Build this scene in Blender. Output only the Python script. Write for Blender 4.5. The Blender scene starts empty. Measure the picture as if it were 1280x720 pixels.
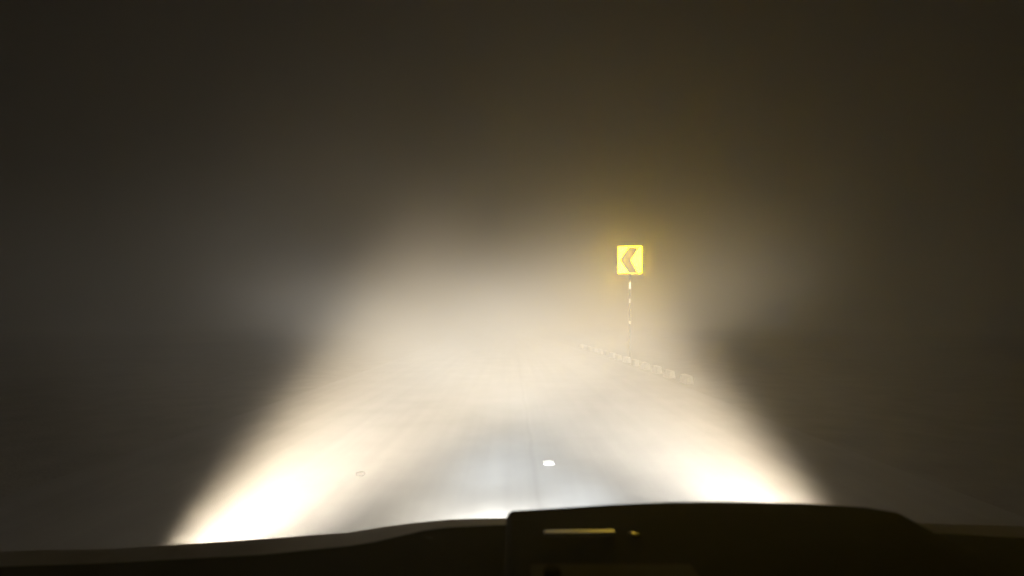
import bpy, bmesh, math, random
from mathutils import Vector, Matrix
random.seed(7)
S = bpy.context.scene
COL = S.collection
R = math.radians
F = 620.0                    # focal length in pixels of the 1280 px wide photograph
HC = 1.25                    # eye height above the road
PITCH = math.atan(40 / F)    # horizon 40 px under the middle

# ---------------------------------------------------------------- helpers
def link(name, bm, mats, parent=None, smooth=False, bevel=0):
    me = bpy.data.meshes.new(name)
    bmesh.ops.recalc_face_normals(bm, faces=bm.faces[:])
    bm.to_mesh(me); bm.free()
    for m in (mats if isinstance(mats, (list, tuple)) else [mats]):
        me.materials.append(m)
    if smooth:
        for p in me.polygons: p.use_smooth = True
    o = bpy.data.objects.new(name, me); COL.objects.link(o)
    if parent: o.parent = parent
    if bevel:
        b = o.modifiers.new('bevel', 'BEVEL'); b.width = bevel; b.segments = 3; b.limit_method = 'ANGLE'
        b.harden_normals = False
    return o

def tag(o, label=None, cat=None, group=None, kind=None):
    if label: o['label'] = label
    if cat: o['category'] = cat
    if group: o['group'] = group
    if kind: o['kind'] = kind
    return o

def empty(name, loc):
    o = bpy.data.objects.new(name, None); COL.objects.link(o); o.location = loc
    return o

def box(bm, c, s, rot=None, mi=0):
    r = bmesh.ops.create_cube(bm, size=1)
    vs = r['verts']
    bmesh.ops.scale(bm, vec=s, verts=vs)
    if rot is not None: bmesh.ops.rotate(bm, cent=(0, 0, 0), matrix=rot, verts=vs)
    bmesh.ops.translate(bm, vec=c, verts=vs)
    for f in {f for v in vs for f in v.link_faces}: f.material_index = mi
    return vs

def prism(bm, pts, y0, y1, mi=0):
    """outline pts (x, z) extruded from y0 to y1"""
    a = [bm.verts.new((x, y0, z)) for x, z in pts]
    b = [bm.verts.new((x, y1, z)) for x, z in pts]
    fs = [bm.faces.new(a), bm.faces.new(b[::-1])]
    n = len(pts)
    for i in range(n):
        fs.append(bm.faces.new((a[i], b[i], b[(i + 1) % n], a[(i + 1) % n])))
    for f in fs: f.material_index = mi

def cyl(bm, p0, p1, r0, r1=None, seg=20):
    r1 = r0 if r1 is None else r1
    d = Vector(p1) - Vector(p0)
    m = Matrix.Translation((Vector(p0) + Vector(p1)) / 2) @ d.to_track_quat('Z', 'Y').to_matrix().to_4x4()
    bmesh.ops.create_cone(bm, cap_ends=True, segments=seg, radius1=r0, radius2=r1, depth=d.length, matrix=m)

def nt(name):
    m = bpy.data.materials.new(name); m.use_nodes = True
    n = m.node_tree.nodes; l = m.node_tree.links
    return m, n, l, n['Principled BSDF']

def noisy(name, c0, c1, scale=8, rough=0.8, bump=0.0, bscale=60, metallic=0, spec=0.4, detail=6):
    m, n, l, b = nt(name)
    tc = n.new('ShaderNodeTexCoord')
    t = n.new('ShaderNodeTexNoise'); t.inputs['Scale'].default_value = scale; t.inputs['Detail'].default_value = detail
    l.new(tc.outputs['Object'], t.inputs['Vector'])
    cr = n.new('ShaderNodeValToRGB')
    cr.color_ramp.elements[0].position = .32; cr.color_ramp.elements[0].color = (*c0, 1)
    cr.color_ramp.elements[1].position = .68; cr.color_ramp.elements[1].color = (*c1, 1)
    l.new(t.outputs['Fac'], cr.inputs['Fac']); l.new(cr.outputs['Color'], b.inputs['Base Color'])
    b.inputs['Roughness'].default_value = rough; b.inputs['Metallic'].default_value = metallic
    b.inputs['Specular IOR Level'].default_value = spec
    if bump:
        t2 = n.new('ShaderNodeTexNoise'); t2.inputs['Scale'].default_value = bscale; t2.inputs['Detail'].default_value = 4
        l.new(tc.outputs['Object'], t2.inputs['Vector'])
        bp = n.new('ShaderNodeBump'); bp.inputs['Strength'].default_value = bump; bp.inputs['Distance'].default_value = .02
        l.new(t2.outputs['Fac'], bp.inputs['Height']); l.new(bp.outputs['Normal'], b.inputs['Normal'])
    return m

def retro(name, col, rough, gain_mix=0.8, wear=0.06):
    """retroreflective sheeting: a lobe that throws light back where it came from, over a plain diffuse film"""
    m, n, l, b = nt(name)
    geo = n.new('ShaderNodeNewGeometry')
    g = n.new('ShaderNodeBsdfGlossy')
    g.inputs['Roughness'].default_value = rough
    tc = n.new('ShaderNodeTexCoord'); t = n.new('ShaderNodeTexNoise'); t.inputs['Scale'].default_value = 9
    l.new(tc.outputs['Object'], t.inputs['Vector'])
    mr = n.new('ShaderNodeMapRange'); mr.inputs['To Min'].default_value = 1 - wear * 2; mr.inputs['To Max'].default_value = 1
    l.new(t.outputs['Fac'], mr.inputs['Value'])
    mx = n.new('ShaderNodeVectorMath'); mx.operation = 'SCALE'; mx.inputs[0].default_value = col
    l.new(mr.outputs['Result'], mx.inputs['Scale'])
    l.new(mx.outputs['Vector'], g.inputs['Color']); l.new(mx.outputs['Vector'], b.inputs['Base Color'])
    l.new(geo.outputs['Incoming'], g.inputs['Normal'])
    b.inputs['Roughness'].default_value = .5
    mix = n.new('ShaderNodeMixShader'); mix.inputs['Fac'].default_value = gain_mix
    l.new(b.outputs[0], mix.inputs[1]); l.new(g.outputs[0], mix.inputs[2])
    l.new(mix.outputs[0], n['Material Output'].inputs['Surface'])
    return m

# ---------------------------------------------------------------- materials
M = {}
M['asphalt'] = noisy('worn_concrete', (.19, .187, .18), (.24, .236, .228), 1.2, .75, .25, 140)
def road_tracks(m):
    n = m.node_tree.nodes; l = m.node_tree.links; b = n['Principled BSDF']
    src = b.inputs['Base Color'].links[0].from_socket
    tc = n.new('ShaderNodeTexCoord'); mp = n.new('ShaderNodeMapping'); mp.inputs['Scale'].default_value = (2.4, .05, 1)
    t = n.new('ShaderNodeTexNoise'); t.inputs['Scale'].default_value = 2.2; t.inputs['Detail'].default_value = 5
    l.new(tc.outputs['Object'], mp.inputs[0]); l.new(mp.outputs[0], t.inputs['Vector'])
    mr = n.new('ShaderNodeMapRange'); mr.inputs['From Min'].default_value = .3; mr.inputs['From Max'].default_value = .7
    mr.inputs['To Min'].default_value = .88; mr.inputs['To Max'].default_value = 1.1; l.new(t.outputs['Fac'], mr.inputs['Value'])
    # a sealed joint along the lane
    sp = n.new('ShaderNodeSeparateXYZ'); l.new(tc.outputs['Object'], sp.inputs[0])
    w = n.new('ShaderNodeTexNoise'); w.inputs['Scale'].default_value = .8; l.new(tc.outputs['Object'], w.inputs['Vector'])
    ad = n.new('ShaderNodeMath'); ad.operation = 'MULTIPLY_ADD'; ad.inputs[1].default_value = .12; l.new(w.outputs['Fac'], ad.inputs[0]); l.new(sp.outputs['X'], ad.inputs[2])
    sb = n.new('ShaderNodeMath'); sb.operation = 'SUBTRACT'; sb.inputs[1].default_value = .25; l.new(ad.outputs[0], sb.inputs[0])
    ab = n.new('ShaderNodeMath'); ab.operation = 'ABSOLUTE'; l.new(sb.outputs[0], ab.inputs[0])
    jr = n.new('ShaderNodeMapRange'); jr.inputs['From Min'].default_value = .008; jr.inputs['From Max'].default_value = .035
    jr.inputs['To Min'].default_value = .87; jr.inputs['To Max'].default_value = 1; l.new(ab.outputs[0], jr.inputs['Value'])
    k = n.new('ShaderNodeMath'); k.operation = 'MULTIPLY'; l.new(mr.outputs[0], k.inputs[0]); l.new(jr.outputs[0], k.inputs[1])
    v = n.new('ShaderNodeVectorMath'); v.operation = 'SCALE'; l.new(src, v.inputs[0]); l.new(k.outputs[0], v.inputs['Scale'])
    l.new(v.outputs[0], b.inputs['Base Color'])
road_tracks(M['asphalt'])
M['verge'] = noisy('verge', (.17, .163, .145), (.24, .23, .205), 2.0, .95, .6, 25)
M['white_paint'] = noisy('white_paint', (.60, .58, .54), (.80, .78, .73), 7, .6, .2, 50)
M['stone'] = noisy('stone', (.004, .004, .004), (.009, .009, .008), 12, .9, .4, 40)
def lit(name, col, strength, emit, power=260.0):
    """sheeting with emission added for its brightness and fog halo, beamed mostly straight ahead"""
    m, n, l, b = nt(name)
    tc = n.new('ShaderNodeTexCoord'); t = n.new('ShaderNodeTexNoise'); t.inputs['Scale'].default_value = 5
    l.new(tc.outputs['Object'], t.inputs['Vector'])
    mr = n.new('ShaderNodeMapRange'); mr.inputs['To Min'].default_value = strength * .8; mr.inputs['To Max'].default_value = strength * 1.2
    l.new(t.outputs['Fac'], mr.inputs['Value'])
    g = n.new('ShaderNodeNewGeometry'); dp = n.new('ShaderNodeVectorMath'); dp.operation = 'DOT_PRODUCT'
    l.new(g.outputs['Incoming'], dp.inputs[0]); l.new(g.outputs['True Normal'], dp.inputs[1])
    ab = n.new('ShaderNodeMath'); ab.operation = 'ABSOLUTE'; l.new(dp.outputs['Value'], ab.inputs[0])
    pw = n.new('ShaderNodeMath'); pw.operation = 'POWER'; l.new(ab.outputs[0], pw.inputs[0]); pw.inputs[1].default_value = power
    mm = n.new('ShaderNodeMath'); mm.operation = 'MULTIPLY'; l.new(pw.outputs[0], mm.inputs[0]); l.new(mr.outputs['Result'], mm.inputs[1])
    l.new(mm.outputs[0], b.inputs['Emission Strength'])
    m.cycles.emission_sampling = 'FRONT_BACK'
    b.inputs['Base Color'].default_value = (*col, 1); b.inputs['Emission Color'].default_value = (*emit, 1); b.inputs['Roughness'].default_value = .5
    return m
M['sign_yellow'] = lit('sign_yellow', (.85, .6, .03), 660, (1, .64, .0004))  # added glow for the face and its halo in the fog
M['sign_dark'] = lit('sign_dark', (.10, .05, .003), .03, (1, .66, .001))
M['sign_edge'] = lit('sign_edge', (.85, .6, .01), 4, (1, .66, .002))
M['ledge'] = noisy('grey_ledge', (.22, .21, .19), (.28, .26, .24), 14, .5, .1, 200, .3)
M['band'] = retro('band', (.8, .78, .7), .46, .36)
M['galv'] = noisy('galvanised_steel', (.05, .05, .05), (.09, .09, .09), 20, .7, .1, 80, .2)
M['plastic'] = noisy('black_plastic', (.004, .004, .0045), (.006, .006, .007), 30, .9, .1, 400, 0, .02)
M['plastic_lower'] = noisy('brown_grey_plastic', (.04, .034, .026), (.055, .047, .036), 30, .9, .1, 300, 0, .05)
M['chrome'] = noisy('satin_trim', (.075, .078, .085), (.10, .105, .115), 20, .5, 0, 50, 1.0)
M['paint_body'] = noisy('body_paint', (.30, .30, .31), (.33, .33, .34), 4, .35, 0, 50, .3)
M['lens'] = noisy('lamp_lens', (.7, .7, .7), (.8, .8, .8), 4, .1, 0, 50)

# ---------------------------------------------------------------- ground, road
def road_x(y):
    """the road bends left far ahead"""
    return -0.0016 * max(0, y - 8) ** 2
def strip(name, xa, xb, z, mat, y0=-30, y1=70, step=1.0):
    bm = bmesh.new(); rows = []
    y = y0
    while y <= y1 + 1e-6:
        rows.append((bm.verts.new((xa + road_x(y), y, z)), bm.verts.new((xb + road_x(y), y, z)))); y += step
    for a, b in zip(rows, rows[1:]): bm.faces.new((a[0], a[1], b[1], b[0]))
    o = link(name, bm, mat); tag(o, kind='structure'); return o
bm = bmesh.new()
N = 60
vs = [[bm.verts.new((-90 + 180 * i / N, -60 + 180 * j / N, -.10 if abs(-90 + 180 * i / N) < 8 else -.10 + .25 * random.random())) for i in range(N + 1)] for j in range(N + 1)]
for j in range(N):
    for i in range(N): bm.faces.new((vs[j][i], vs[j][i + 1], vs[j + 1][i + 1], vs[j + 1][i]))
tag(link('ground', bm, M['verge']), kind='structure')
strip('road', -3.6, 3.25, 0, M['asphalt'])
# dirt shoulder sheets beside the tarmac
strip('shoulder', 3.25, 6.5, -.004, M['verge'])
strip('shoulder', -7.0, -3.6, -.004, M['verge'])
# stud and stone on the road, stand-ins for windscreen reflection and speck
bm = bmesh.new()
box(bm, (0, 0, .004), (.16, .13, .008))
vs_ = box(bm, (0, 0, .014), (.12, .10, .014))
for v in vs_:
    if v.co.z > .015: v.co.x *= .7; v.co.y *= .6
bmesh.ops.scale(bm, vec=(.6, .8, 1.0), verts=bm.verts[:])
stud = link('glint_stud', bm, M['white_paint'], bevel=.002)
stud.location = ((685 - 640) / F * 4.43, 4.43, 0)
bm = bmesh.new(); box(bm, (0, -.044, .017), (.07, .006, .012), Matrix.Rotation(R(0), 3, 'X'))
link('reflector', bm, M['white_paint'], stud)
tag(stud, 'small pale stud on the road, standing in for a windscreen reflection', 'road stud')
bm = bmesh.new(); bmesh.ops.create_icosphere(bm, subdivisions=2, radius=.05)
for v in bm.verts: v.co *= random.uniform(.85, 1.1); v.co.z *= .45
st = link('stone', bm, M['stone'], smooth=True); st.scale = (.8, .8, .8); st.location = ((455 - 640) / F * 4.08, 4.08, .015)
tag(st, 'small dark stone on the road at the left, standing in for a windscreen speck', 'stone')

# ---------------------------------------------------------------- kerb stones on the right
def kerb_stone_mesh():
    bm = bmesh.new()
    vs = box(bm, (0, 0, .07), (.16, .40, .18))
    for v in vs:
        if v.co.z > .1: v.co.x *= .75; v.co.y *= .94
    return bm
def reflector_mesh():
    bm = bmesh.new(); prism(bm, [(math.cos(R(a)) * .055, math.sin(R(a)) * .042) for a in range(0, 360, 20)], -.006, .006)
    return bm
ks0 = rf0 = None
for k in range(14):
    y = 9.98 + k * .96
    x = 3.47 + road_x(y) + random.uniform(-.02, .02)
    if ks0 is None:
        o = ks0 = link('kerb_stone', kerb_stone_mesh(), [M['white_paint']], bevel=.02)
        rf0 = link('reflector', reflector_mesh(), M['band'], ks0); rf0.location = (0, -.208, .085)  # reflector added to lift each stone to a bright dot
    else:
        o = ks0.copy(); COL.objects.link(o); r_ = rf0.copy(); COL.objects.link(r_); r_.parent = o
    o.location = (x, y, 0); o.rotation_euler = (random.uniform(-.03, .03), random.uniform(-.04, .04), math.atan(.0032 * max(0, y - 8)) + random.uniform(-.05, .05))
    tag(o, 'white painted kerb stone in the row along the right edge of the road', 'kerb stone', 'white kerb stones along the right road edge')

# ---------------------------------------------------------------- chevron sign
SD = 15.2
def world_at(px, py, Y):
    """a point at depth Y (along the road) that the photograph shows at px, py"""
    a = math.atan((360 - py) / F) + PITCH
    h = HC + Y * math.tan(a)
    d = Y / math.cos(math.atan(math.tan(a)))            # distance in the vertical plane
    depth = (Y * math.cos(PITCH) + (h - HC) * math.sin(PITCH))
    return Vector(((px - 640) / F * depth, Y, h))
pc = world_at(787.3, 324.8, SD)
W_ = 31.0 / F * SD; H_ = 35.5 / F * SD
sg = empty('chevron_sign', (pc.x, SD, 0)); sg.rotation_euler = (0, 0, -math.atan(pc.x / SD) * 1.0)
tag(sg, 'glowing yellow square road sign with a left pointing chevron on a post in the fog', 'road sign')
def rrect(w, h, r, n=5):
    pts = []
    for cx, cz, a0 in ((w / 2 - r, h / 2 - r, 0), (-w / 2 + r, h / 2 - r, 90), (-w / 2 + r, -h / 2 + r, 180), (w / 2 - r, -h / 2 + r, 270)):
        for i in range(n + 1):
            a = R(a0 + 90 * i / n); pts.append((cx + r * math.cos(a), cz + r * math.sin(a)))
    return pts
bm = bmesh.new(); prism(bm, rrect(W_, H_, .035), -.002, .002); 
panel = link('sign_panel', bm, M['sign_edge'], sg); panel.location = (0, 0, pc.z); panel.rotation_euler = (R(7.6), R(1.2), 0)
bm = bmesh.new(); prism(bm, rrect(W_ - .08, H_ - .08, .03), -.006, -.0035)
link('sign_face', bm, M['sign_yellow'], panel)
# chevron, traced in fractions of the face (x right, z up)
ch = [(-.405, -.01), (-.075, .45), (.385, .45), (.06, -.01), (.32, -.46), (-.065, -.46)]
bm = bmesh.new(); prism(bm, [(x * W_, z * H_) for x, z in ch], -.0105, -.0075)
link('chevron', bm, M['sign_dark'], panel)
bm = bmesh.new(); cyl(bm, (0, .12, -.3), (0, .12, pc.z + H_ * .4), .03)
post = link('post', bm, M['galv'], sg, smooth=False); post.rotation_euler = (0, R(1.0), 0)
post.location = (-.05, 0, 0)
for zpx, hh in ((357, .20), (376, .14), (403, .10)):
    p = world_at(785, zpx, SD)
    bm = bmesh.new(); cyl(bm, (0, .12, p.z - hh / 2), (0, .12, p.z + hh / 2), .034)
    link('reflective_band', bm, M['band'], post)
for dz in (-.2, .2):
    bm = bmesh.new(); box(bm, (0, .07, pc.z + dz), (.5, .014, .04)); box(bm, (.0, .12, pc.z + dz), (.09, .09, .05))
    link('bracket', bm, M['galv'], sg)

# ---------------------------------------------------------------- the car: dashboard seen from the driver's side
car = empty('car', (0, .62, 0))
tag(car, 'dark car dashboard and instrument hood along the bottom of the view', 'car')
CY = .62
def at(px, py, Y):
    v = world_at(px, py, Y); return v
def dash_part(name, outline, Y0, Y1, mat, below=.35, bevel=.004, parent=None, drop=0.0):
    """outline: pixel points of the far top edge, left to right, carried down and back"""
    pts = [at(x, y, Y0) for x, y in outline]
    bm = bmesh.new()
    top0 = [bm.verts.new((p.x, Y0 - CY, p.z)) for p in pts]
    top1 = [bm.verts.new((p.x, Y1 - CY, p.z + drop)) for p in pts]
    b0 = [bm.verts.new((p.x, Y0 - CY, p.z - below)) for p in pts]
    b1 = [bm.verts.new((p.x, Y1 - CY, p.z - below)) for p in pts]
    n = len(pts)
    for i in range(n - 1):
        bm.faces.new((top0[i], top0[i + 1], top1[i + 1], top1[i]))
        bm.faces.new((b0[i], b0[i + 1], top0[i + 1], top0[i]))
        bm.faces.new((b1[i], b1[i + 1], top1[i + 1], top1[i]))
        bm.faces.new((b0[i], b0[i + 1], b1[i + 1], b1[i]))
    bm.faces.new((b0[0], top0[0], top1[0], b1[0])); bm.faces.new((b0[-1], top0[-1], top1[-1], b1[-1]))
    return link(name, bm, mat, parent or car, bevel=bevel)
# dashboard top: a long low board, its far edge curving down on the left
dash = dash_part('dashboard', [(-700, 720), (-200, 712), (150, 700), (330, 690), (438, 679), (470, 674), (500, 667), (530, 660), (560, 656), (600, 654), (640, 653), (760, 652), (900, 653), (1100, 660), (1400, 676), (1900, 700)], .80, .60, M['plastic'], .4, .010, drop=-.012)
# windscreen ledge behind it on the left, paler and blurred
ledge = dash_part('windscreen_ledge', [(-700, 702), (150, 684), (330, 672), (438, 664), (480, 657), (520, 652), (560, 648), (600, 646.5), (640, 646), (900, 645), (1400, 660), (1900, 690)], .97, .82, M['ledge'] if 'ledge' in M else M['plastic'], .25, .006, drop=-.004)
# instrument hood, the raised block on the right with a crisp left shoulder
hood = dash_part('instrument_hood', [(633, 646), (636, 640), (641, 637.5), (700, 634), (760, 630), (842, 626.5), (900, 626), (1000, 628), (1080, 633), (1120, 640), (1135, 650)], .70, .50, M['plastic'], .09, .004, drop=-.006)
# lower face of the hood: dials panel, with vent slot trim and a knob
def box_px(name, x0, x1, y0, y1, Y, depth, mat, parent=None, tilt=0, bevel=.002, offs=None):
    a = at(x0, y1, Y); b = at(x1, y0, Y)
    bm = bmesh.new(); box(bm, (0, 0, 0), (b.x - a.x, depth, b.z - a.z))
    o = link(name, bm, mat, parent or car, bevel=bevel)
    o.location = ((a.x + b.x) / 2, Y - CY, (a.z + b.z) / 2); o.rotation_euler = (R(tilt), 0, 0)
    return o

# on the hood: a satin trim strip, a small clip, and a lower pad with a round knob
def on_hood(x0, x1, y0, y1, lift=.004):
    z = at(740, 631, .70).z
    def Yof(py): return (HC - z) / ((py - 400) / F)
    ya, yb = Yof(y0), Yof(y1); ym = (ya + yb) / 2
    xa, xb = at(x0, (y0 + y1) / 2, ym).x, at(x1, (y0 + y1) / 2, ym).x
    return xa, xb, yb, ya, z
def strip_on(name, x0, x1, y0, y1, tilt, th, mat, lift):
    xa, xb, ya, yb, z = on_hood(x0, x1, y0, y1)
    bm = bmesh.new(); box(bm, (0, 0, 0), (xb - xa, yb - ya, th), Matrix.Rotation(R(tilt), 3, 'X'))
    o = link(name, bm, mat, hood, bevel=.0012)
    o.location = ((xa + xb) / 2, (ya + yb) / 2 - CY, z + lift)
    return o
strip_on('vent_trim', 680, 768, 654.5, 661, -9, .004, M['chrome'], .0).rotation_euler = (0, R(-1.2), R(-1.5))
strip_on('trim_clip', 787, 797, 657.5, 662.5, -9, .004, M['chrome'], .0).rotation_euler = (R(-3), R(9), R(14))
pad = strip_on('lower_pad', 664, 880, 697, 745, -1, .012, M['plastic_lower'], -.003)
xa, xb, ya, yb, z = on_hood(679, 702, 706, 726)
bm = bmesh.new(); cyl(bm, (0, 0, 0), (0, 0, .010), (xb - xa) / 2, (xb - xa) / 2 * .85, 28)
kn = link('knob', bm, M['plastic'], hood, bevel=.001); kn.location = ((xa + xb) / 2, (ya + yb) / 2 - CY, z + .003)

# front shell of the vehicle under the windscreen with its lamps (below the line of sight)
bm = bmesh.new()
prof = [(.985, .82), (1.00, .70), (1.02, .58), (1.04, .30), (1.0, .22), (.7, .3), (.68, .6)]
for sx in (0,):
    a = [bm.verts.new((-.85, y - CY, z)) for y, z in prof]; b = [bm.verts.new((.85, y - CY, z)) for y, z in prof]
    bm.faces.new(a); bm.faces.new(b[::-1])
    for i in range(len(prof)): bm.faces.new((a[i], b[i], b[(i + 1) % len(prof)], a[(i + 1) % len(prof)]))
link('front_panel', bm, M['paint_body'], car, bevel=.02)

# ---------------------------------------------------------------- lamps
def beam(loc, energy, rows):
    """a headlamp: one spot lamp whose beam pattern is fitted to the wanted fog glow: rows of intensity
    (height v, width, colours from left to right), soft between the rows"""
    d = bpy.data.lights.new('headlamp_beam', 'SPOT'); d.energy = energy
    d.spot_size = R(150); d.spot_blend = .3; d.shadow_soft_size = .09
    d.use_nodes = True
    n = d.node_tree.nodes; l = d.node_tree.links
    em = n['Emission']
    tc = n.new('ShaderNodeTexCoord'); sep = n.new('ShaderNodeSeparateXYZ'); l.new(tc.outputs['Normal'], sep.inputs[0])
    az = n.new('ShaderNodeMath'); az.operation = 'ABSOLUTE'; l.new(sep.outputs['Z'], az.inputs[0])
    dv = n.new('ShaderNodeVectorMath'); dv.operation = 'DIVIDE'
    cz = n.new('ShaderNodeCombineXYZ'); l.new(az.outputs[0], cz.inputs[0]); l.new(az.outputs[0], cz.inputs[1]); cz.inputs[2].default_value = 1
    cx = n.new('ShaderNodeCombineXYZ'); l.new(sep.outputs['X'], cx.inputs[0]); l.new(sep.outputs['Y'], cx.inputs[1])
    l.new(cx.outputs[0], dv.inputs[0]); l.new(cz.outputs[0], dv.inputs[1])
    acc = None
    sp = n.new('ShaderNodeSeparateXYZ'); l.new(dv.outputs[0], sp.inputs[0])
    um = n.new('ShaderNodeMapRange'); l.new(sp.outputs['X'], um.inputs['Value'])
    um.inputs['From Min'].default_value = -1; um.inputs['From Max'].default_value = 1
    for (v, sv, stops) in rows:
        q = n.new('ShaderNodeMath'); q.operation = 'SUBTRACT'; l.new(sp.outputs['Y'], q.inputs[0]); q.inputs[1].default_value = v
        q2 = n.new('ShaderNodeMath'); q2.operation = 'MULTIPLY'; l.new(q.outputs[0], q2.inputs[0]); l.new(q.outputs[0], q2.inputs[1])
        ng = n.new('ShaderNodeMath'); ng.operation = 'MULTIPLY'; l.new(q2.outputs[0], ng.inputs[0]); ng.inputs[1].default_value = -.5 / sv ** 2
        ex = n.new('ShaderNodeMath'); ex.operation = 'EXPONENT'; l.new(ng.outputs[0], ex.inputs[0])
        top = max(max(c) for c in stops)
        cr = n.new('ShaderNodeValToRGB'); els = cr.color_ramp.elements; l.new(um.outputs['Result'], cr.inputs['Fac'])
        cr.color_ramp.interpolation = 'B_SPLINE'
        for i, c in enumerate(stops):
            e = els[0] if i == 0 else els[-1] if i == len(stops) - 1 else els.new(i / (len(stops) - 1))
            e.position = i / (len(stops) - 1)
        for i, c in enumerate(stops):
            els[i].color = (c[0] / top, c[1] / top, c[2] / top, 1)
        ms = n.new('ShaderNodeMath'); ms.operation = 'MULTIPLY'; l.new(ex.outputs[0], ms.inputs[0]); ms.inputs[1].default_value = top
        sc_ = n.new('ShaderNodeVectorMath'); sc_.operation = 'SCALE'; l.new(cr.outputs['Color'], sc_.inputs[0]); l.new(ms.outputs[0], sc_.inputs['Scale'])
        if acc is None: acc = sc_
        else:
            ad = n.new('ShaderNodeVectorMath'); ad.operation = 'ADD'; l.new(acc.outputs[0], ad.inputs[0]); l.new(sc_.outputs[0], ad.inputs[1]); acc = ad
    l.new(acc.outputs[0], em.inputs['Color']); em.inputs['Strength'].default_value = 1
    o = bpy.data.objects.new('headlamp_beam', d); COL.objects.link(o); o.location = loc
    o.rotation_euler = (R(90), 0, 0)
    return o
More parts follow.
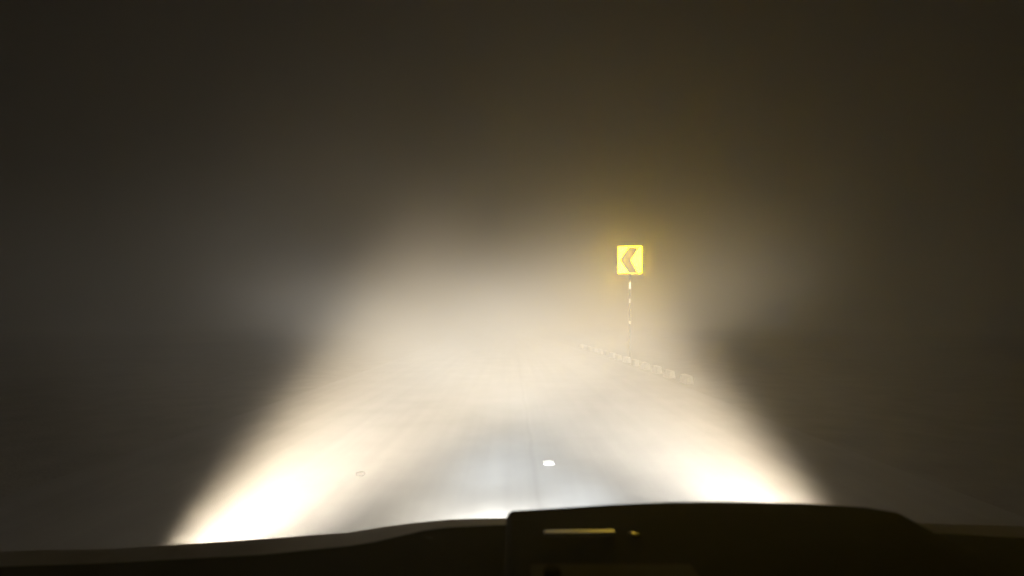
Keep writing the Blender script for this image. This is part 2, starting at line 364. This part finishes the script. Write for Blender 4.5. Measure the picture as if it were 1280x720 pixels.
# BEAM TABLES, fitted to shape the bright arch in the fog
BEAM_LEFT = [
    (-0.5, 0.098, [(0, 0, 0), (0, 0, 0), (0, 0, 0), (0, 0, 0), (0, 0, 0), (0, 0, 0), (0, 0, 0), (0, 0, 0), (0, 0, 0), (0, 0, 0), (0, 0, 0), (0, 0, 0), (0, 0, 0), (0, 0, 0), (0, 0, 0), (0.002, 0.002, 0.002), (0.093, 0.091, 0.084), (1.351, 1.31, 1.218), (6.344, 6.156, 5.735), (11.872, 11.55, 10.802), (12.896, 12.597, 11.851), (10.104, 9.92, 9.404), (6.357, 6.281, 6.008), (3.462, 3.433, 3.3), (1.377, 1.366, 1.315), (0.348, 0.345, 0.332), (0.054, 0.053, 0.051), (0.005, 0.005, 0.005), (0, 0, 0), (0, 0, 0), (0, 0, 0)]),
    (-0.36, 0.084, [(0, 0, 0), (0, 0, 0), (0, 0, 0), (0, 0, 0), (0, 0, 0), (0, 0, 0), (0, 0, 0), (0, 0, 0), (0, 0, 0), (0, 0, 0), (0, 0, 0), (0, 0, 0), (0, 0, 0), (0.003, 0.003, 0.002), (0.025, 0.021, 0.015), (0.052, 0.043, 0.031), (0.025, 0.021, 0.015), (0.003, 0.003, 0.002), (0, 0, 0), (0, 0, 0), (0, 0, 0), (0, 0, 0), (0, 0, 0), (0, 0, 0), (0, 0, 0), (0, 0, 0), (0, 0, 0), (0, 0, 0), (0, 0, 0), (0, 0, 0), (0, 0, 0)]),
    (-0.26, 0.063, [(0, 0, 0), (0, 0, 0), (0, 0, 0), (0, 0, 0), (0, 0, 0), (0, 0, 0), (0, 0, 0), (0, 0, 0), (0, 0, 0), (0, 0, 0), (0, 0, 0), (0, 0, 0), (0.001, 0.001, 0), (0.025, 0.021, 0.015), (0.252, 0.217, 0.164), (0.961, 0.867, 0.717), (1.706, 1.601, 1.415), (1.085, 1.04, 0.951), (0.236, 0.235, 0.227), (0.023, 0.024, 0.025), (0.001, 0.001, 0.001), (0, 0, 0), (0, 0, 0), (0, 0, 0), (0, 0, 0), (0, 0, 0), (0, 0, 0), (0, 0, 0), (0, 0, 0), (0, 0, 0), (0, 0, 0)]),
    (-0.18, 0.049, [(0, 0, 0), (0, 0, 0), (0, 0, 0), (0, 0, 0), (0, 0, 0), (0, 0, 0), (0, 0, 0), (0, 0, 0), (0, 0, 0), (0, 0, 0), (0, 0, 0), (0, 0, 0), (0, 0, 0), (0, 0, 0), (0.001, 0.001, 0.001), (0.032, 0.034, 0.037), (0.495, 0.536, 0.576), (2.177, 2.354, 2.531), (3.586, 3.878, 4.17), (2.807, 3.036, 3.264), (0.914, 0.988, 1.063), (0.145, 0.157, 0.168), (0.022, 0.024, 0.026), (0.002, 0.003, 0.003), (0, 0, 0), (0, 0, 0), (0, 0, 0), (0, 0, 0), (0, 0, 0), (0, 0, 0), (0, 0, 0)]),
    (-0.03, 0.028, [(0, 0, 0), (0, 0, 0), (0, 0, 0), (0, 0, 0), (0, 0, 0), (0, 0, 0), (0, 0, 0), (0, 0, 0), (0, 0, 0), (0, 0, 0), (0, 0, 0), (0, 0, 0), (0, 0, 0), (0, 0, 0), (0, 0, 0), (0, 0, 0), (0, 0, 0), (0.001, 0.001, 0), (0.003, 0.003, 0.003), (0.018, 0.018, 0.017), (0.067, 0.066, 0.064), (0.188, 0.187, 0.181), (0.395, 0.393, 0.379), (0.615, 0.612, 0.591), (0.714, 0.71, 0.686), (0.615, 0.612, 0.591), (0.395, 0.393, 0.379), (0.188, 0.187, 0.181), (0.067, 0.066, 0.064), (0.018, 0.018, 0.017), (0.003, 0.003, 0.003)]),
    (0.09, 0.0315, [(0, 0, 0), (0, 0, 0), (0, 0, 0), (0, 0, 0), (0, 0, 0), (0, 0, 0), (0, 0, 0), (0, 0, 0), (0, 0, 0), (0, 0, 0), (0, 0, 0), (0.025, 0.023, 0.019), (0.668, 0.603, 0.498), (4.524, 4.079, 3.365), (9.53, 8.571, 7.038), (9.26, 8.27, 6.703), (4.897, 4.296, 3.365), (1.751, 1.492, 1.1), (0.566, 0.479, 0.347), (0.234, 0.211, 0.175), (0.569, 0.534, 0.472), (1.594, 1.496, 1.323), (3.342, 3.137, 2.773), (5.212, 4.892, 4.325), (6.044, 5.673, 5.015), (5.212, 4.892, 4.325), (3.342, 3.137, 2.773), (1.594, 1.496, 1.323), (0.565, 0.531, 0.469), (0.149, 0.14, 0.124), (0.029, 0.027, 0.024)]),
    (0.14, 0.0385, [(0, 0, 0), (0, 0, 0), (0, 0, 0), (0, 0, 0), (0, 0, 0), (0, 0, 0), (0, 0, 0), (0, 0, 0), (0, 0, 0), (0, 0, 0), (0.035, 0.03, 0.021), (0.728, 0.613, 0.441), (4.423, 3.764, 2.767), (11.673, 10.136, 7.774), (17.668, 15.549, 12.252), (17.297, 15.291, 12.155), (13.916, 12.397, 9.999), (13.342, 12.224, 10.377), (12.709, 11.893, 10.464), (8.771, 8.206, 7.216), (5.382, 4.858, 4.015), (6.783, 6.026, 4.835), (10.565, 9.521, 7.846), (13.722, 12.536, 10.587), (14.404, 13.277, 11.387), (11.949, 11.064, 9.564), (7.631, 7.086, 6.156), (3.714, 3.463, 3.03), (1.398, 1.316, 1.169), (0.43, 0.413, 0.379), (0.12, 0.12, 0.116)]),
    (0.2, 0.056, [(0, 0, 0), (0, 0, 0), (0, 0, 0), (0, 0, 0), (0, 0, 0), (0, 0, 0), (0, 0, 0), (0, 0, 0), (0, 0, 0), (0.001, 0.001, 0), (0.058, 0.049, 0.036), (1.163, 0.992, 0.733), (6.324, 5.391, 3.979), (12.543, 10.68, 7.862), (13.716, 11.652, 8.534), (10.896, 9.303, 6.889), (10.64, 9.409, 7.484), (12.923, 11.846, 10.063), (13.368, 12.423, 10.804), (12.254, 11.339, 9.79), (12.526, 11.417, 9.603), (14.151, 12.744, 10.489), (15.741, 14.118, 11.534), (15.975, 14.357, 11.773), (14.234, 12.834, 10.587), (10.851, 9.803, 8.115), (6.681, 6.039, 5.005), (3.166, 2.862, 2.371), (1.135, 1.025, 0.848), (0.31, 0.279, 0.23), (0.067, 0.06, 0.049)]),
    (0.3, 0.0875, [(0, 0, 0), (0, 0, 0), (0, 0, 0), (0, 0, 0), (0, 0, 0), (0, 0, 0), (0, 0, 0), (0, 0, 0), (0, 0, 0), (0, 0, 0), (0.001, 0.001, 0), (0.025, 0.021, 0.015), (0.453, 0.38, 0.272), (2.615, 2.197, 1.569), (3.933, 3.303, 2.36), (1.454, 1.221, 0.872), (0.133, 0.111, 0.08), (0.034, 0.029, 0.02), (0.242, 0.204, 0.145), (1, 0.84, 0.6), (2.449, 2.057, 1.469), (4.149, 3.485, 2.489), (5.344, 4.489, 3.207), (5.549, 4.661, 3.329), (5.099, 4.283, 3.06), (4.395, 3.692, 2.637), (3.53, 2.965, 2.118), (2.645, 2.222, 1.587), (1.851, 1.555, 1.111), (1.167, 0.981, 0.7), (0.63, 0.529, 0.378)]),
    (0.65, 0.14, [(0, 0, 0), (0, 0, 0), (0, 0, 0), (0, 0, 0), (0, 0, 0), (0, 0, 0), (0, 0, 0), (0, 0, 0), (0, 0, 0), (0, 0, 0), (0, 0, 0), (0, 0, 0), (0, 0, 0), (0, 0, 0), (0, 0, 0), (0.008, 0.006, 0.005), (0.113, 0.095, 0.068), (0.406, 0.341, 0.243), (0.362, 0.304, 0.217), (0.132, 0.111, 0.079), (0.181, 0.152, 0.108), (0.33, 0.277, 0.198), (0.373, 0.314, 0.224), (0.257, 0.216, 0.154), (0.108, 0.09, 0.065), (0.027, 0.023, 0.016), (0.004, 0.004, 0.003), (0, 0, 0), (0, 0, 0), (0, 0, 0), (0, 0, 0)]),
]
BEAM_RIGHT = [
    (-0.5, 0.098, [(0.009, 0.008, 0.008), (0.044, 0.042, 0.039), (0.165, 0.16, 0.147), (0.472, 0.456, 0.421), (1.046, 1.011, 0.937), (1.976, 1.921, 1.794), (3.558, 3.49, 3.303), (5.933, 5.867, 5.619), (8.344, 8.313, 8.047), (10.222, 10.285, 10.095), (10.866, 11.063, 11.032), (9.476, 9.792, 9.956), (6.071, 6.376, 6.619), (2.558, 2.73, 2.891), (0.645, 0.695, 0.745), (0.095, 0.102, 0.11), (0.006, 0.007, 0.007), (0, 0, 0), (0, 0, 0), (0, 0, 0), (0, 0, 0), (0, 0, 0), (0, 0, 0), (0, 0, 0), (0, 0, 0), (0, 0, 0), (0, 0, 0), (0, 0, 0), (0, 0, 0), (0, 0, 0), (0, 0, 0)]),
    (-0.36, 0.084, [(0, 0, 0), (0, 0, 0), (0, 0, 0), (0, 0, 0), (0, 0, 0), (0, 0, 0), (0, 0, 0), (0.002, 0.002, 0.002), (0.017, 0.018, 0.02), (0.06, 0.065, 0.07), (0.094, 0.102, 0.11), (0.065, 0.07, 0.076), (0.02, 0.021, 0.023), (0.003, 0.003, 0.003), (0, 0, 0), (0, 0, 0), (0, 0, 0), (0, 0, 0), (0, 0, 0), (0, 0, 0), (0, 0, 0), (0, 0, 0), (0, 0, 0), (0, 0, 0), (0, 0, 0), (0, 0, 0), (0, 0, 0), (0, 0, 0), (0, 0, 0), (0, 0, 0), (0, 0, 0)]),
    (-0.26, 0.063, [(0, 0, 0), (0, 0, 0), (0, 0, 0), (0, 0, 0), (0, 0, 0), (0, 0, 0), (0, 0, 0.001), (0.008, 0.009, 0.01), (0.068, 0.073, 0.079), (0.242, 0.262, 0.281), (0.39, 0.421, 0.453), (0.454, 0.491, 0.528), (1.149, 1.243, 1.336), (2.254, 2.437, 2.621), (2.173, 2.35, 2.527), (0.72, 0.779, 0.838), (0.063, 0.068, 0.074), (0.001, 0.001, 0.002), (0, 0, 0), (0, 0, 0), (0, 0, 0), (0, 0, 0), (0, 0, 0), (0, 0, 0), (0, 0, 0), (0, 0, 0), (0, 0, 0), (0, 0, 0), (0, 0, 0), (0, 0, 0), (0, 0, 0)]),
    (-0.18, 0.049, [(0, 0, 0), (0, 0, 0), (0, 0, 0), (0, 0, 0), (0, 0, 0), (0, 0, 0), (0.001, 0.002, 0.002), (0.027, 0.029, 0.031), (0.218, 0.236, 0.254), (0.811, 0.877, 0.943), (1.595, 1.725, 1.855), (2.045, 2.212, 2.378), (1.527, 1.652, 1.776), (0.588, 0.636, 0.683), (0.104, 0.112, 0.121), (0.006, 0.007, 0.007), (0, 0, 0), (0, 0, 0), (0, 0, 0), (0, 0, 0), (0, 0, 0), (0, 0, 0), (0, 0, 0), (0, 0, 0), (0, 0, 0), (0, 0, 0), (0, 0, 0), (0, 0, 0), (0, 0, 0), (0, 0, 0), (0, 0, 0)]),
    (-0.07, 0.0315, [(0, 0, 0), (0.002, 0.002, 0.002), (0.008, 0.008, 0.009), (0.022, 0.024, 0.026), (0.05, 0.054, 0.058), (0.103, 0.111, 0.12), (0.211, 0.228, 0.245), (0.379, 0.41, 0.44), (0.493, 0.533, 0.573), (0.417, 0.451, 0.485), (0.22, 0.238, 0.256), (0.071, 0.077, 0.083), (0.014, 0.015, 0.016), (0.002, 0.002, 0.002), (0, 0, 0), (0, 0, 0), (0, 0, 0), (0, 0, 0), (0, 0, 0), (0, 0, 0), (0, 0, 0), (0, 0, 0), (0, 0, 0), (0, 0, 0), (0, 0, 0), (0, 0, 0), (0, 0, 0), (0, 0, 0), (0, 0, 0), (0, 0, 0), (0, 0, 0)]),
    (-0.03, 0.028, [(0, 0, 0), (0, 0, 0.001), (0.002, 0.002, 0.002), (0.005, 0.005, 0.006), (0.01, 0.011, 0.012), (0.016, 0.017, 0.018), (0.018, 0.02, 0.021), (0.016, 0.017, 0.018), (0.01, 0.011, 0.012), (0.005, 0.005, 0.006), (0.002, 0.002, 0.002), (0, 0, 0.001), (0, 0, 0), (0, 0, 0), (0, 0, 0), (0, 0, 0), (0, 0, 0), (0, 0, 0), (0, 0, 0), (0, 0, 0), (0, 0, 0), (0, 0, 0), (0, 0, 0), (0, 0, 0), (0, 0, 0), (0, 0, 0), (0, 0, 0), (0, 0, 0), (0, 0, 0), (0, 0, 0), (0, 0, 0)]),
    (0.05, 0.028, [(0.012, 0.012, 0.012), (0.062, 0.063, 0.063), (0.236, 0.24, 0.24), (0.665, 0.678, 0.678), (1.4, 1.429, 1.43), (2.222, 2.27, 2.274), (2.717, 2.784, 2.8), (2.647, 2.73, 2.768), (2.083, 2.168, 2.224), (1.274, 1.337, 1.387), (0.563, 0.594, 0.621), (0.169, 0.179, 0.188), (0.033, 0.035, 0.037), (0.004, 0.005, 0.005), (0, 0, 0), (0, 0, 0), (0, 0, 0), (0, 0, 0), (0, 0, 0), (0, 0, 0), (0, 0, 0), (0, 0, 0), (0, 0, 0), (0, 0, 0), (0, 0, 0), (0, 0, 0), (0, 0, 0), (0, 0, 0), (0, 0, 0), (0, 0, 0), (0, 0, 0)]),
    (0.09, 0.0315, [(0.047, 0.046, 0.043), (0.242, 0.234, 0.219), (0.917, 0.89, 0.829), (2.593, 2.517, 2.346), (5.529, 5.366, 4.999), (9.181, 8.903, 8.286), (12.691, 12.286, 11.404), (15.448, 14.915, 13.789), (16.191, 15.583, 14.336), (14.146, 13.553, 12.381), (10.666, 10.141, 9.154), (7.884, 7.407, 6.56), (6.769, 6.294, 5.477), (5.739, 5.276, 4.505), (3.921, 3.509, 2.856), (2.82, 2.442, 1.863), (2.488, 2.153, 1.639), (1.451, 1.257, 0.96), (0.406, 0.347, 0.257), (0.055, 0.046, 0.033), (0.003, 0.002, 0.002), (0, 0, 0), (0, 0, 0), (0, 0, 0), (0, 0, 0), (0, 0, 0), (0, 0, 0), (0, 0, 0), (0, 0, 0), (0, 0, 0), (0, 0, 0)]),
    (0.14, 0.0385, [(0.042, 0.04, 0.037), (0.212, 0.203, 0.186), (0.803, 0.771, 0.707), (2.274, 2.183, 2.001), (4.858, 4.664, 4.274), (8.126, 7.795, 7.135), (11.441, 10.956, 10.001), (14.423, 13.774, 12.52), (16.419, 15.63, 14.136), (17.696, 16.781, 15.085), (19.16, 18.104, 16.181), (21.492, 20.256, 18.031), (21.469, 20.167, 17.854), (17.764, 16.547, 14.449), (13.979, 12.807, 10.868), (12.84, 11.559, 9.507), (11.627, 10.303, 8.227), (7.764, 6.745, 5.179), (3.124, 2.656, 1.949), (0.53, 0.446, 0.321), (0.026, 0.022, 0.016), (0, 0, 0), (0, 0, 0), (0, 0, 0), (0, 0, 0), (0, 0, 0), (0, 0, 0), (0, 0, 0), (0, 0, 0), (0, 0, 0), (0, 0, 0)]),
    (0.2, 0.056, [(0, 0, 0), (0, 0, 0), (0, 0, 0), (0, 0, 0), (0, 0, 0), (0, 0, 0), (0.003, 0.003, 0.002), (0.053, 0.048, 0.04), (0.435, 0.394, 0.326), (1.71, 1.551, 1.292), (4.311, 3.947, 3.346), (8.594, 7.949, 6.859), (12.101, 11.221, 9.723), (12.707, 11.675, 9.958), (12.081, 10.843, 8.868), (12.831, 11.266, 8.837), (13.365, 11.617, 8.929), (9.96, 8.551, 6.407), (4.329, 3.664, 2.661), (0.756, 0.636, 0.456), (0.037, 0.031, 0.022), (0, 0, 0), (0, 0, 0), (0, 0, 0), (0, 0, 0), (0, 0, 0), (0, 0, 0), (0, 0, 0), (0, 0, 0), (0, 0, 0), (0, 0, 0)]),
    (0.3, 0.0875, [(1.382, 1.354, 1.279), (2.436, 2.386, 2.255), (3.423, 3.353, 3.168), (3.834, 3.756, 3.549), (3.423, 3.353, 3.168), (2.436, 2.386, 2.255), (1.382, 1.354, 1.279), (0.625, 0.612, 0.578), (0.225, 0.221, 0.208), (0.065, 0.063, 0.06), (0.021, 0.02, 0.017), (0.134, 0.113, 0.081), (0.825, 0.693, 0.495), (2.4, 2.016, 1.44), (4.444, 3.733, 2.666), (5.459, 4.586, 3.276), (4.022, 3.378, 2.413), (1.573, 1.322, 0.944), (0.22, 0.185, 0.132), (0.008, 0.007, 0.005), (0, 0, 0), (0, 0, 0), (0, 0, 0), (0, 0, 0), (0, 0, 0), (0, 0, 0), (0, 0, 0), (0, 0, 0), (0, 0, 0), (0, 0, 0), (0, 0, 0)]),
    (0.45, 0.1225, [(0.009, 0.008, 0.006), (0.047, 0.04, 0.028), (0.178, 0.15, 0.108), (0.503, 0.423, 0.304), (1.054, 0.888, 0.638), (1.643, 1.384, 0.995), (1.905, 1.605, 1.154), (1.643, 1.384, 0.995), (1.054, 0.888, 0.638), (0.503, 0.423, 0.304), (0.178, 0.15, 0.108), (0.047, 0.04, 0.028), (0.009, 0.008, 0.006), (0.001, 0.001, 0.001), (0, 0, 0), (0, 0, 0), (0, 0, 0), (0, 0, 0), (0, 0, 0), (0, 0, 0), (0, 0, 0), (0, 0, 0), (0, 0, 0), (0, 0, 0), (0, 0, 0), (0, 0, 0), (0, 0, 0), (0, 0, 0), (0, 0, 0), (0, 0, 0), (0, 0, 0)]),
]
# END TABLES
LAMPS = [(-.74, 1.12, .68), (.74, 1.12, .68)]
for p, rows in zip(LAMPS, (BEAM_LEFT, BEAM_RIGHT)):
    beam(p, 1000, rows)

# ---------------------------------------------------------------- haze
bm = bmesh.new(); box(bm, (0, 30, 3.0), (200, 200, 10))
m = bpy.data.materials.new('fog'); m.use_nodes = True
n = m.node_tree.nodes; n.remove(n['Principled BSDF'])
pv = n.new('ShaderNodeVolumePrincipled'); pv.inputs['Color'].default_value = (.875, .845, .80, 1)
pv.inputs['Density'].default_value = .05; pv.inputs['Anisotropy'].default_value = .5
m.node_tree.links.new(pv.outputs[0], n['Material Output'].inputs['Volume'])
hz = link('haze', bm, m); tag(hz, kind='stuff')
m.cycles.homogeneous_volume = True

# ---------------------------------------------------------------- night sky
w = bpy.data.worlds.new('World'); S.world = w; w.use_nodes = True
bg = w.node_tree.nodes['Background']
bg.inputs['Color'].default_value = (.014, .011, .0075, 1); bg.inputs['Strength'].default_value = .12

# ---------------------------------------------------------------- camera
cd = bpy.data.cameras.new('camera'); cam = bpy.data.objects.new('camera', cd); COL.objects.link(cam)
cd.sensor_width = 36; cd.lens = F / 1280 * 36; cd.clip_start = .02; cd.clip_end = 2000
cam.location = (0, 0, HC); cam.rotation_euler = (R(90) + PITCH, 0, 0)
cd.dof.use_dof = True; cd.dof.focus_distance = 15; cd.dof.aperture_fstop = 3.2
S.camera = cam

# ---------------------------------------------------------------- render settings
S.view_settings.view_transform = 'Standard'; S.view_settings.look = 'None'; S.view_settings.gamma = 1
S.view_settings.exposure = 0.22
c = S.cycles
c.volume_bounces = 4; c.max_bounces = 8; c.diffuse_bounces = 3; c.glossy_bounces = 3
c.sample_clamp_indirect = 4
c.use_denoising = True
c.filter_width = 1.5
